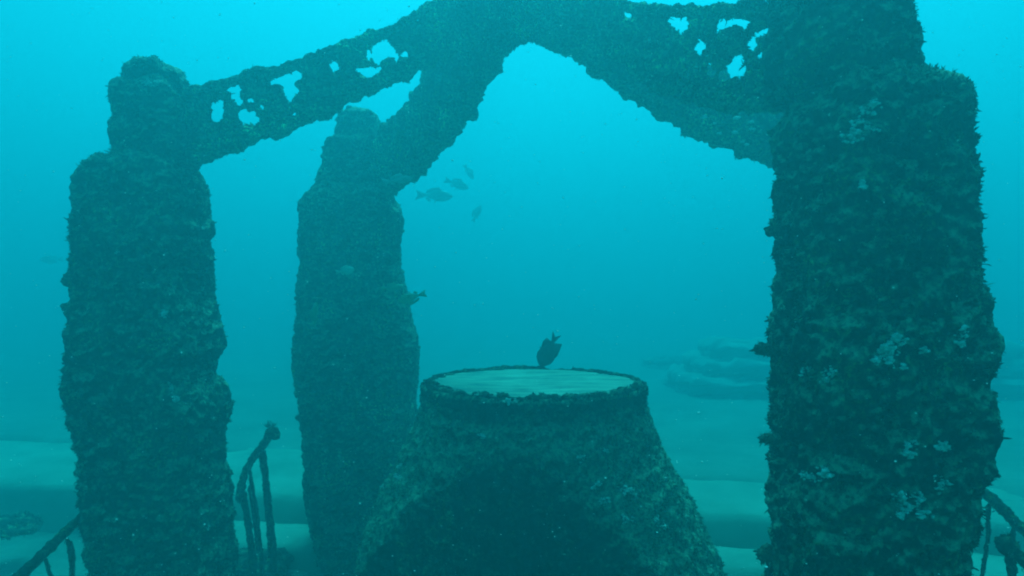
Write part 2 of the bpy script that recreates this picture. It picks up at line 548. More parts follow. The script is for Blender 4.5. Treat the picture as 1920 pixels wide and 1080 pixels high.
# --- near right pillar
def pillar(D, phi, body, head, cap, label, seed, mat, dens, head_scale=None):
    ys_, l, r_ = body[0]
    cx = ((body[-1][1] + body[-1][2]) / 2 - 960) / FOC * D
    root = empty('stone_pillar', (cx, D, 0), label, 'pillar', 'encrusted pillars around the pedestal')
    Vb, Fb, info = column_mesh(body, D, phi, seed=seed, round_top=0.13)
    bit(Vb, Fb, dens, int(seed) + 1).build('shaft', mat, root)
    Vh, Fh, _ = column_mesh(head, D, phi, seed=seed + 20, round_top=0.03, top_k=0.9)
    bit(Vh, Fh, dens, int(seed) + 2).build('head_block', mat, root)
    if cap:
        Vc, Fc, _ = column_mesh(cap, D, phi, seed=seed + 40, round_top=0.03, top_k=0.85, e=3)
        bit(Vc, Fc, dens, int(seed) + 3).build('cap', mat, root)
    return root, Vb, Vh

DR, DL, DM, DH = 3.0, 4.7, 6.6, 4.95
CX, CY = 0.10, 4.85

bodyR = [(128, 1490, 1782), (140, 1476, 1800), (160, 1466, 1815), (200, 1455, 1827), (300, 1453, 1828), (400, 1455, 1832), (480, 1457, 1838), (560, 1456, 1848),
         (600, 1452, 1858), (640, 1446, 1868), (665, 1448, 1870), (700, 1455, 1862), (730, 1453, 1852), (760, 1450, 1862), (800, 1448, 1867), (860, 1455, 1862),
         (900, 1452, 1852), (950, 1448, 1832), (1000, 1445, 1828), (1080, 1448, 1810), (1250, 1440, 1810), (1626, 1430, 1815)]
headR = [(-110, 1445, 1690), (0, 1440, 1708), (60, 1440, 1714), (100, 1442, 1718), (125, 1450, 1722), (160, 1465, 1722)]
capR = [(-200, 1470, 1660), (-100, 1465, 1665)]
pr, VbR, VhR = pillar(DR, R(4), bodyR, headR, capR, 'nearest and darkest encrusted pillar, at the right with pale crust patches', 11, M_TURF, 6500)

bodyL = [(285, 205, 335), (292, 180, 350), (302, 158, 372), (318, 146, 382), (340, 139, 388), (370, 138, 393), (400, 140, 395), (425, 140, 402), (440, 139, 396), (465, 137, 403), (485, 136, 404), (500, 135, 396),
         (540, 130, 398), (570, 128, 402), (600, 124, 410), (640, 121, 418), (662, 121, 419), (685, 126, 405), (710, 117, 406), (735, 122, 418), (760, 128, 428), (790, 132, 430), (820, 140, 426),
         (850, 142, 423), (880, 146, 424), (930, 150, 428), (980, 154, 432), (1030, 160, 434), (1080, 166, 440), (1231, 170, 444)]
headL = [(150, 228, 345), (158, 210, 352), (175, 207, 356), (200, 212, 360), (235, 209, 362), (262, 205, 368), (290, 205, 372), (310, 208, 372)]
capL = [(113, 258, 325), (119, 243, 336), (130, 237, 341), (140, 235, 345), (150, 237, 349), (156, 240, 350)]
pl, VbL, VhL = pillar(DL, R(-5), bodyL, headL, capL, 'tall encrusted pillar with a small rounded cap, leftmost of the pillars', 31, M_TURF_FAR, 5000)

bodyM = [(345, 600, 715), (355, 590, 728), (370, 572, 742), (385, 563, 749), (400, 560, 752), (450, 563, 748), (500, 563, 750), (540, 559, 757), (570, 558, 765), (600, 556, 768), (640, 552, 779),
         (680, 550, 781), (720, 556, 780), (745, 563, 776), (800, 569, 775), (850, 571, 775), (900, 572, 776), (940, 575, 778), (980, 583, 780), (1040, 598, 782), (1055, 600, 784)]
headM = [(262, 618, 712), (272, 608, 720), (290, 606, 724), (318, 605, 728), (330, 598, 730), (352, 593, 735), (362, 592, 735)]
capM = [(207, 650, 695), (213, 640, 704), (225, 634, 709), (245, 632, 712), (262, 628, 714), (272, 628, 714)]
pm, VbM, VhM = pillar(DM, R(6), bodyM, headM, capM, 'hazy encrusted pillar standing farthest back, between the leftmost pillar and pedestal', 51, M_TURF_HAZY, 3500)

bodyH = [(290, 1510, 1735), (305, 1490, 1758), (340, 1480, 1770), (500, 1478, 1772), (800, 1476, 1776), (1000, 1474, 1782), (1190, 1474, 1784)]
headH = [(155, 1555, 1690), (170, 1545, 1700), (300, 1542, 1704), (310, 1542, 1704)]
capH = [(112, 1580, 1660), (130, 1568, 1675), (156, 1570, 1675)]
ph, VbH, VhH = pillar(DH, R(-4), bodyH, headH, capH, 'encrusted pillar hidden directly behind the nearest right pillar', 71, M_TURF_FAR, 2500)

# growths on the pillars
crust_patch(VbR, [(1618, 225), (1607, 248), (1632, 212)], pr, 1, n=14, spread=0.022, r=(0.005, 0.012))
crust_patch(VbR, [(1665, 655), (1690, 640), (1648, 650)], pr, 2, n=16, spread=0.022, r=(0.005, 0.014))
crust_patch(VbR, [(1690, 683), (1715, 665), (1545, 702), (1510, 700)], pr, 3, n=8, spread=0.014, r=(0.005, 0.011))
crust_patch(VbR, [(1690, 850), (1755, 840), (1705, 835), (1760, 905)], pr, 4, n=7, spread=0.018, r=(0.005, 0.012))
crust_patch(VbR, [(1700, 932), (1722, 935), (1728, 960), (1697, 966), (1675, 975)], pr, 5, n=9, spread=0.018, r=(0.005, 0.012))
crust_patch(VbR, [(1800, 625), (1615, 340), (1535, 885), (1500, 890)], pr, 6, n=9, spread=0.018, r=(0.005, 0.013))
knob(VbR, 1432, 655, 2.95, 0.026, pr, 3)
knob(VbR, 1436, 825, 2.95, 0.020, pr, 13)
knob(VbR, 1432, 1038, 2.95, 0.024, pr, 23, squash=(1.2, 1, 1.1))
knob(VbM, 566, 786, 6.45, 0.035, pm, 33)
crust_patch(VbL, [(320, 578), (323, 592)], pl, 7, n=10, spread=0.018, r=(0.006, 0.012))
crust_patch(VbL, [(333, 722), (335, 745)], pl, 8, n=9, spread=0.016, r=(0.006, 0.013))
crust_patch(VbL, [(387, 423), (220, 480), (395, 985), (275, 975)], pl, 9, n=3, spread=0.012, r=(0.004, 0.010))
crust_patch(VhL, [(272, 154), (300, 153), (325, 155)], pl, 10, n=9, spread=0.04, r=(0.006, 0.012))

# ------------------------------------------------------------------ beams
def seg_dist(P, poly, closed=True):
    P = P[:, None, :]
    A = np.asarray(poly, float)
    B = np.roll(A, -1, 0) if closed else A[1:]
    if not closed: A = A[:-1]
    AB = B - A
    t = np.clip(((P - A) * AB).sum(-1) / ((AB ** 2).sum(-1) + 1e-12), 0, 1)
    Q = A + t[..., None] * AB
    return np.sqrt(((P - Q) ** 2).sum(-1)).min(1)

def inside(P, poly):
    A = np.asarray(poly, float); B = np.roll(A, -1, 0)
    x, y = P[:, :1], P[:, 1:2]
    c = ((A[:, 1] > y) != (B[:, 1] > y)) & (x < (B[:, 0] - A[:, 0]) * (y - A[:, 1]) / (B[:, 1] - A[:, 1] + 1e-12) + A[:, 0])
    return c.sum(1) % 2 == 1

def beam(Axy, Bxy, top, bottom, holes, label, seed, r_top, r_bot, thick=0.05, cell=0.0125, dens=5000, mat=None, lace=None):
    """a cast scroll-work beam: two rails with an overgrown openwork panel between them,
    standing in the vertical plane through pillar A and the centre B"""
    mat = mat or M_BEAM
    A, B = np.array(Axy, float), np.array(Bxy, float)
    u = (A - B) / np.linalg.norm(A - B)
    nrm = np.array([-u[1], u[0]])
    def plane(px, py):
        k = (px - 960) / FOC                # ray (k, 1): solve B + s u = t (k, 1)
        M = np.array([[u[0], -k], [u[1], -1.0]])
        s, t = np.linalg.solve(M, -B)
        return s, EYE - (py - 540) / FOC * t
    T2 = np.array([plane(*p) for p in top]); B2 = np.array([plane(*p) for p in bottom])
    H2 = [np.array([plane(*p) for p in h]) for h in holes]
    def to3(s, z, off=0.0):
        s = np.asarray(s); z = np.asarray(z)
        return np.stack([B[0] + u[0] * s + nrm[0] * off, B[1] + u[1] * s + nrm[1] * off, z], -1)
    root = empty('arched_beam', (*A, EYE + 0.9), label, 'beam', 'curved beams meeting above the pedestal')
    # rails
    for (pts, rr, sg) in ((T2, r_top, -1), (B2, r_bot, 1)):
        q = resample(pts, 0.05)
        t = np.gradient(q, axis=0); t /= np.linalg.norm(t, axis=1, keepdims=True)
        nn = np.stack([-t[:, 1], t[:, 0]], 1)
        nn *= np.sign(nn[:, 1:2]) * sg
        c = q + nn * rr * 0.92
        P = to3(c[:, 0], c[:, 1])
        g = Geo()
        add_tube(g, P, rr, dens=dens, seed=seed + sg, step=0.012, nc=34, lump=0.28, fine=0.12, tw=0.0048, tl=(0.008, 0.022))
        g.build('upper_rail' if sg < 0 else 'lower_rail', mat, root)
    # openwork panel
    outline = np.concatenate([T2, B2[::-1]])
    lo, hi = outline.min(0), outline.max(0)
    gx = np.arange(lo[0], hi[0], cell); gz = np.arange(lo[1], hi[1], cell)
    X, Z = np.meshgrid(gx, gz)
    P = np.stack([X.ravel(), Z.ravel()], 1)
    sd = seg_dist(P, outline) * np.where(inside(P, outline), 1, -1) - 0.035
    for h in H2:
        sd = np.minimum(sd, seg_dist(P, h) * np.where(inside(P, h), -1, 1))
    P3 = np.stack([P[:, 0], P[:, 1], np.full(len(P), seed)], 1)
    sd = sd - 0.006 + 0.022 * fbm(P3, 16, 3, seed)
    if lace is not None:                # small ragged gaps left between the colonies, toward the pillar
        gap = (lace + 0.35 * np.clip(0.5 - P[:, 0] / np.linalg.norm(A - B), 0, 1) * 2 - fbm(P3, 9.0, 3, seed + 31)) * 0.12
        sd = np.minimum(sd, gap)
    bulge = np.clip(thick * (1 + 0.55 * fbm(P3, 5, 3, seed + 3)), 0.02, 1)
    hh = bulge * (1 - np.exp(-np.clip(sd, 0, 1) / 0.035))
    nr, nc = X.shape
    fr = to3(P[:, 0], P[:, 1]) + np.array([nrm[0], nrm[1], 0]) * hh[:, None]
    bk = to3(P[:, 0], P[:, 1]) - np.array([nrm[0], nrm[1], 0]) * hh[:, None]
    ok = sd > 0
    Q = grid_faces(nr, nc, closed=False)
    keep = ok[Q].sum(1) >= 3
    Q = Q[keep]
    used = np.unique(Q)
    remap = -np.ones(nr * nc, int); remap[used] = np.arange(len(used))
    Qm = remap[Q]
    n = len(used)
    V = np.concatenate([fr[used], bk[used]])
    F = np.concatenate([Qm, Qm[:, ::-1] + n])
    # side walls along the border
    ed = {}
    for q in Qm:
        for a, b in ((q[0], q[1]), (q[1], q[2]), (q[2], q[3]), (q[3], q[0])):
            ed[(a, b)] = ed.get((a, b), 0) + 1
    walls = np.array([(b, a, a + n, b + n) for (a, b) in ed if (b, a) not in ed])
    F = np.concatenate([F, walls])
    V = roughen(V, F, 0.0, 0.02, seed, 0.008)
    sv = top_light(V, F)
    g = Geo(); g.add(V, F, sv)
    g.add(*tufts(V, F, dens * 0.9, (0.008, 0.024), 0.0045, seed=int(seed) + 5, clump=8, toplight_pale=sv))
    g.build('scrollwork_panel', mat, root)
    return root

C = (CX, CY)
pxy = lambda px, D: ((px - 960) / FOC * D, D)
topL = [(330, 168), (350, 163), (400, 152), (440, 140), (480, 131), (500, 124), (520, 123), (570, 108), (595, 94), (610, 87), (640, 80), (665, 68), (700, 60), (740, 45), (790, 12), (810, -2), (850, -20), (920, -45), (980, -60)]
botL = [(340, 300), (375, 303), (400, 303), (420, 296), (480, 267), (510, 257), (525, 259), (545, 248), (600, 226), (630, 213), (660, 188), (700, 180), (720, 165), (770, 141), (820, 121), (870, 92), (930, 62), (980, 50)]
holesL = [[(431, 165), (448, 163), (450, 185), (448, 192), (438, 183)],
          [(457, 208), (472, 212), (477, 226), (460, 235), (443, 240), (457, 228)],
          [(560, 135), (544, 156), (552, 175), (547, 202), (541, 202), (538, 180), (528, 163), (513, 159), (520, 149)],
          [(626, 115), (633, 125), (619, 132)],
          [(720, 77), (732, 91), (739, 106), (725, 110), (707, 119), (701, 91)],
          [(667, 130), (689, 132), (713, 131), (700, 138), (680, 140)]]
beam(pxy(285, DL), C, topL, botL, holesL, 'long openwork beam rising from the leftmost pillar to the peak', 3.0, 0.040, 0.058, lace=0.43)

topM = [(680, 285), (705, 262), (720, 243), (760, 205), (790, 170), (815, 130), (835, 108), (850, 85), (880, 40), (930, 0), (990, -30)]
botM = [(715, 372), (745, 350), (770, 338), (785, 328), (805, 300), (840, 262), (870, 225), (890, 190), (910, 150), (930, 125), (950, 90), (972, 68), (1000, 40)]
holesM = [[(781, 270), (777, 281), (764, 289), (762, 285), (772, 275)], [(748, 296), (750, 301), (745, 305), (743, 300)], [(896, 78), (898, 83), (889, 92), (888, 88)]]
beam(pxy(672, DM), C, topM, botM, holesM, 'steep hazy beam climbing from the farthest pillar to the peak', 13.0, 0.10, 0.10, thick=0.10, dens=3500)

topR = [(1445, -2), (1420, 3), (1350, 8), (1250, 8), (1200, 4), (1180, 0), (1150, -10), (1080, -35), (1000, -60)]
botR = [(1470, 218), (1440, 215), (1400, 212), (1350, 205), (1300, 195), (1250, 175), (1200, 145), (1150, 110), (1100, 80), (1050, 60), (990, 42)]
holesR = [[(1247, 27), (1269, 29), (1280, 38), (1291, 40), (1278, 66), (1269, 55), (1256, 40)],
          [(1350, 47), (1372, 44), (1379, 32), (1394, 37), (1421, 28), (1418, 38), (1391, 66), (1372, 54), (1352, 53)],
          [(1354, 84), (1369, 79), (1366, 89), (1356, 89)],
          [(1388, 95), (1389, 125), (1401, 131), (1394, 140), (1351, 145), (1357, 125), (1369, 104)],
          [(1333, 121), (1337, 139), (1320, 131)],
          [(1417, 58), (1443, 56), (1443, 72), (1430, 64), (1418, 69), (1412, 90), (1401, 89)]]
beam(pxy(1560, DR), C, topR, botR, holesR, 'near openwork beam running from the nearest right pillar to the peak', 23.0, 0.035, 0.055, dens=6500, cell=0.011, lace=0.50)

topH = [(1600, 215), (1520, 205), (1450, 185), (1390, 158), (1330, 125), (1270, 85), (1200, 40), (1100, 0), (1000, -30)]
botH = [(1600, 330), (1520, 325), (1450, 313), (1425, 300), (1400, 291), (1330, 266), (1290, 250), (1250, 226), (1200, 198), (1150, 166), (1110, 132), (1075, 108), (1040, 90), (1010, 88), (985, 68), (970, 50)]
beam(pxy(1620, DH), C, topH, botH, [], 'lower solid-looking beam at the right, seen beneath the near openwork beam', 33.0, 0.09, 0.10, thick=0.09, dens=4500)

# white specks of crust on the far right beam
def beam_specks():
    root = [o for o in COL.objects if o.name.startswith('arched_beam') and 'solid' in o['label']][0]
    g = Geo(); rng = np.random.default_rng(5)
    for (px, py, s) in [(1356, 192, 9), (1320, 219, 5), (1436, 205, 8), (1348, 250, 4), (1378, 248, 5), (1412, 242, 5), (1392, 266, 4), (1400, 271, 4), (1340, 231, 3), (1380, 221, 6), (1408, 229, 5)]:
        c = unproj(px, py, 4.68)
        g.add(*ico(c, s / FOC * 4.7, 2, rng.random() * 40, 0.6, (1.2, 0.9, 0.6)))
    g.build('pale_crust', M_CRUST, root)
beam_specks()

# the knot of growth where the beams meet
def hub():
    g = Geo()
    for i, (dx, dy, dz, r_) in enumerate([(0, 0, 0, 0.24), (0.12, -.08, -0.05, 0.17), (-0.14, -.05, -0.02, 0.18), (0.0, -0.12, 0.13, 0.2), (0.1, 0.1, 0.16, 0.2)]):
        v, f = ico((CX - 0.12 + dx, CY + dy, EYE + 1.93 + dz), r_, 5, i + 1.0, 0.35, (1.2, 1, 0.85))
        v = roughen(v, f, 0.02, 0.016, i * 3.0, 0.008)
        g.add(v, f); g.add(*tufts(v, f, 4500, (0.012, 0.032), 0.0048, seed=i + 90))
    o = g.build('beam_crown', M_BEAM)
    tag(o, 'overgrown knot where the curved beams meet at the peak', 'crown')
hub()

# ------------------------------------------------------------------ the pedestal
PX, PY, PTOP = 0.150, 4.85, 1.845
def pedestal():
    root = empty('stone_pedestal', (PX, PY, 0), 'broad bell-shaped encrusted pedestal with a pale round plate on top', 'pedestal')
    zr = np.array([-0.1, 0.0, 0.3, 0.6, 0.9, 1.1, 1.3, 1.45, 1.58, 1.68, 1.76, 1.82, 1.845])
    rr = np.array([1.46, 1.44, 1.37, 1.27, 1.14, 1.04, 0.93, 0.865, 0.81, 0.775, 0.765, 0.775, 0.765])
    zs = np.arange(-0.1, PTOP, 0.012)
    n = 560
    th = np.linspace(0, 2 * math.pi, n, endpoint=False)
    Rc = np.interp(zs, zr, rr)
    phi = R(-90 - 13)
    wall = np.full((len(zs), n), 1.8)
    for (dirn, dist, lean) in ((phi, 0.84, 0.09), (phi - math.pi / 2, 1.08, 0.02), (phi + math.pi, 0.95, 0.05)):
        cc = np.cos(th - dirn)[None, :]
        dz = (dist - lean * np.clip(1.5 - zs, 0, 2))[:, None]
        wall = np.minimum(wall, np.where(cc > 0.3, dz / np.maximum(cc, 0.3), 9))
    a1, b1 = Rc[:, None], wall
    k = 0.07
    h = np.clip(0.5 + 0.5 * (b1 - a1) / k, 0, 1)
    r_ = b1 * (1 - h) + a1 * h - k * h * (1 - h)
    V = np.stack([PX + r_ * np.cos(th), PY + r_ * np.sin(th), np.repeat(zs[:, None], n, 1)], -1).reshape(-1, 3)
    F = grid_faces(len(zs), n)
    nz0 = vertex_normals(V, F)[:, 2]
    V = roughen(V, F, 0.03, 0.018, 77.0, 0.009)
    sv = top_light(V, F, nz0 * 1.3)  # lit upper slope brightened through this painted tone
    g = Geo(); g.add(V, F, sv); g.add(*tufts(V, F, 5200, (0.008, 0.022), 0.0045, seed=77, clump=9, toplight_pale=sv))
    g.build('base', M_TURF, root)
    # plate
    g = Geo()
    rs = np.concatenate([np.linspace(0.001, 0.70, 60), [0.715, 0.72]])
    zz = np.concatenate([np.zeros(60), [-0.004, -0.06]])
    n2 = 200
    t2 = np.linspace(0, 2 * math.pi, n2, endpoint=False)
    V2 = np.stack([PX + rs[:, None] * np.cos(t2), PY + rs[:, None] * np.sin(t2), np.repeat((PTOP + 0.006 + zz)[:, None], n2, 1)], -1).reshape(-1, 3)
    V2[:, 2] += fbm(V2, 3, 3, 5) * 0.006
    g.add(V2, grid_faces(len(rs), n2))
    o = g.build('plate', M_PLATE, root)
    g = Geo(); rng = np.random.default_rng(44)
    for i in range(150):                # growth creeping in over the lip, thickest at the front and left
        a_ = rng.uniform(0, 2 * math.pi)
        if R(50) < a_ < R(80): continue
        rd = 0.735 - abs(rng.normal(0, 0.022))
        sz = rng.choice([0.010, 0.016, 0.026])
        v, f = ico((PX + rd * math.cos(a_), PY + rd * math.sin(a_), PTOP + 0.004), sz, 2, i * 1.3, 0.7, (1.3, 1.3, 0.7), 1.4)
        g.add(v, f, np.full(len(v), rng.choice([0.0, 0.3, 0.6]))); g.add(*tufts(v, f, 9000, (0.006, 0.016), 0.004, seed=i))
    g.build('lip_growth', M_TURF, root)
    # rim, broken at the back right
    g = Geo()
    for (a0, a1_, sd_) in ((R(80), R(80 + 345), 1.0),):
        tt = np.linspace(a0, a1_, 220)
        P = np.stack([PX + 0.735 * np.cos(tt), PY + 0.735 * np.sin(tt), PTOP - 0.006 + 0.012 * np.sin(tt)], 1)
        add_tube(g, P, 0.021, dens=7000, seed=5, step=0.012, nc=18, lump=0.45, tl=(0.008, 0.022), tw=0.004)
    g.build('rim', M_TURF, root)
    crust_patch(V, [(945, 748), (958, 744)], root, 21, n=8, spread=0.02, r=(0.005, 0.01))
    crust_patch(V, [(722, 880), (735, 862), (712, 905), (706, 920)], root, 22, n=14, spread=0.025, r=(0.004, 0.010))
    crust_patch(V, [(1128, 908), (1135, 928), (1180, 905), (1195, 925), (1175, 955), (1100, 862)], root, 23, n=14, spread=0.04, r=(0.004, 0.009))
    crust_patch(V, [(1240, 965), (1250, 975), (895, 810), (1148, 840)], root, 24, n=8, spread=0.025, r=(0.004, 0.009))
pedestal()

# ------------------------------------------------------------------ handrails of the stairs
def rail_thing(label, parts, loc, group='overgrown handrails beside the steps'):
    root = empty('handrail', loc, label, 'handrail', group)
    for i, (name, pts, rad) in enumerate(parts):
        g = Geo()
        P = np.array([unproj(*p) for p in pts])
        add_tube(g, P, rad * 0.78, dens=5500, seed=loc[0] * 3 + i, step=0.012, nc=14, lump=0.28, fine=0.12, relief=0.14, tl=(0.006, 0.018), tw=0.0035)
        g.build(name, M_RAIL, root)
    return root

D1 = 6.3
r1 = rail_thing('handrail with a curled top end, standing between the two left pillars',
    [('top_rail', [(512, 806, 5.95), (505, 815, 5.95), (490, 838, 5.95), (472, 862, 5.92), (460, 885, 5.9), (453, 905, 5.85), (450, 925, 5.8), (449, 945, 5.75)], 0.045),
     ('newel_post', [(491, 840, 5.95), (496, 880, 5.95), (501, 930, 5.95), (507, 990, 5.95), (512, 1040, 5.95), (515, 1085, 5.95)], 0.042),
     ('newel_post', [(452, 915, 5.8), (460, 950, 5.8), (468, 1000, 5.8), (474, 1050, 5.8), (478, 1098, 5.8)], 0.040),
     ('baluster', [(468, 878, 5.9), (470, 900, 5.9), (478, 940, 5.9), (484, 990, 5.9), (490, 1040, 5.9), (493, 1088, 5.9)], 0.022),
     ('baluster', [(474, 905, 5.9), (466, 915, 5.88), (473, 945, 5.88), (478, 990, 5.88), (484, 1040, 5.88)], 0.015)],
    ((470 - 960) / FOC * 5.9, 5.9, 0.0))
def fern(root, px, py, D, n=14, s=0.06):
    g = Geo(); rng = np.random.default_rng(3)
    c = unproj(px, py, D)
    for i in range(n):
        a = rng.uniform(-1.1, 1.1)
        e = c + np.array([math.sin(a) * s, rng.uniform(-.3, .3) * s, math.cos(a) * s]) * rng.uniform(0.6, 1.5)
        add_tube(g, [c, (c + e) / 2 + rng.normal(0, 0.006, 3), e], 0.005, step=0.012, nc=5, seed=i)
    v, f = ico(c + np.array([0.02, 0, -0.03]), 0.06, 3, 4, 0.5)
    g.add(v, f)
    g.build('fern_tuft', M_RAIL, root)
fern(r1, 508, 805, 5.95, s=0.07)

rail_thing('sloping handrail emerging from behind the leftmost pillar, bottom left',
    [('top_rail', [(215, 900, 4.75), (175, 945, 4.6), (150, 972, 4.5), (120, 1000, 4.4), (85, 1035, 4.25), (50, 1068, 4.1), (10, 1105, 3.95), (-40, 1150, 3.8)], 0.042),
     ('baluster', [(123, 1005, 4.38), (133, 1025, 4.38), (135, 1050, 4.38), (136, 1085, 4.38), (135, 1200, 4.38)], 0.020),
     ('baluster', [(83, 1042, 4.24), (89, 1062, 4.24), (97, 1085, 4.24), (98, 1220, 4.24)], 0.018),
     ('newel_post', [(210, 905, 4.72), (212, 1000, 4.72), (214, 1190, 4.72)], 0.045)],
    ((100 - 960) / FOC * 4.4, 4.4, 0.0))

rail_thing('sloping handrail emerging from behind the nearest pillar, bottom right',
    [('top_rail', [(1815, 900, 4.3), (1850, 928, 4.2), (1880, 955, 4.1), (1910, 985, 4.0), (1950, 1025, 3.85), (2010, 1085, 3.7)], 0.040),
     ('baluster', [(1856, 938, 4.18), (1852, 965, 4.18), (1854, 1000, 4.18), (1848, 1040, 4.18), (1840, 1085, 4.18), (1838, 1220, 4.18)], 0.016),
     ('baluster', [(1903, 985, 4.0), (1897, 1010, 4.0), (1900, 1080, 4.0), (1900, 1250, 4.0)], 0.018)],
    ((1880 - 960) / FOC * 4.1, 4.1, 0.0))
r4 = rail_thing('short lower handrail with a rounded knob end, bottom right corner',
    [('top_rail', [(1888, 1020, 3.3), (1905, 1036, 3.25), (1925, 1056, 3.2), (1970, 1100, 3.1)], 0.038),
     ('newel_post', [(1893, 1030, 3.3), (1898, 1080, 3.3), (1900, 1300, 3.3), (1900, 1480, 3.3)], 0.030)],
    ((1900 - 960) / FOC * 3.3, 3.3, 0.0))
g = Geo(); v, f = ico(unproj(1887, 1022, 3.28), 0.045, 4, 2, 0.3); g.add(v, f); g.add(*tufts(v, f, 7000, (0.006, 0.016), 0.004, seed=8))
g.build('end_knob', M_RAIL, r4)

# ------------------------------------------------------------------ far dim reef blocks and rocks
def reef_block(px, ytop, w, D, zbase, label, seed, squash=(1, 1, 1), cat='reef block', n=5):
    top = EYE - (ytop - 540) / FOC * D
    H = top - zbase
    W = w / FOC * D
    g = Geo(); rng = np.random.default_rng(abs(int(seed * 10)))
    cx = (px - 960) / FOC * D
    for i in range(n):
        fz = (i + 0.5) / n
        c = (cx + rng.normal(0, W * 0.07), D + rng.normal(0, W * 0.08), zbase + H * fz)
        rad = W * 0.5 * (1.05 - 0.35 * fz + rng.uniform(-.05, .08))
        v, f = ico(c, 1, 4, seed + i * 2.2, 0.30, (rad, rad * 0.9, H / n * 1.15))
        v[:, 2] = np.minimum(v[:, 2], top + rng.uniform(-.03, .03))
        v = roughen(v, f, 0.05, 0.02, seed + i, 0.01)
        g.add(v, f); g.add(*tufts(v, f, 700, (0.03, 0.07), 0.01, seed=seed + i))
    o = g.build('reef_block', M_HAZED_STONE, origin=np.array([cx, D, zbase]))
    return tag(o, label, cat)
def tiered_block():
    """a stepped encrusted plinth behind the steps on the right"""
    root = empty('stepped_plinth', (6.9, 14.6, 0.3), 'dim stepped plinth looming behind the nearest right pillar', 'plinth')
    for (y0, xl, xr, D, dep, seed) in ((722, 1300, 1985, 13.2, 2.8, 1), (688, 1325, 1960, 13.6, 2.2, 2), (655, 1350, 1940, 14.0, 1.8, 3)):
        z = EYE - (y0 - 540) / FOC * D
        x0, x1 = (xl - 960) / FOC * D, (xr - 960) / FOC * D
        n, m = 160, 40
        c = np.array([(x0 + x1) / 2, D + dep / 2]); h = np.array([(x1 - x0) / 2, dep / 2])
        S = section(n, 0.0, 7.0)
        zs = np.linspace(-0.1, z, m)
        V = np.stack([c[0] + np.repeat(S[None, :, 0] * h[0], m, 0), c[1] + np.repeat(S[None, :, 1] * h[1], m, 0), np.repeat(zs[:, None], n, 1)], -1)
        rings = [V.reshape(-1, 3)]
        for q in (0.985, 0.95, 0.7, 0.35, 0.05):
            r_ = np.stack([c[0] + S[:, 0] * h[0] * q, c[1] + S[:, 1] * h[1] * q, np.full(n, z + 0.03)], -1)
            rings.append(r_)
        V = np.concatenate(rings); F = grid_faces(m + 5, n)
        V = roughen(V, F, 0.22, 0.05, seed * 4.0, 0.01)
        g = Geo(); g.add(V, F)
        g.build('tier', M_HAZED_STONE, root)
tiered_block()
reef_block(1245, 672, 90, 19.0, 0.3, 'faint far reef block just right of the pedestal rim', 15)

def rock(px, py, D, size, seed, label, group=None):
    c = unproj(px, py, D)
    g = Geo()
    v, f = ico(c, size, 4, seed, 0.5, (1.3, 1, 0.55))
    v = roughen(v, f, 0.02, 0.01, seed, 0.005)
    g.add(v, f); g.add(*tufts(v, f, 2500, (0.01, 0.03), 0.006, seed=seed))
    o = g.build('rock', M_ROCK, origin=np.array([c[0], c[1], c[2] - size * 0.5]))
    return tag(o, label, 'rock', group)
rock(28, 985, 6.6, 0.16, 2, 'rounded rock on the sand at the far left')
rock(470, 1062, 6.2, 0.25, 9, 'low overgrown rock at the foot of the curled handrail')
rock(1290, 905, 9.0, 0.12, 6, 'small rock lying beyond the upper step')

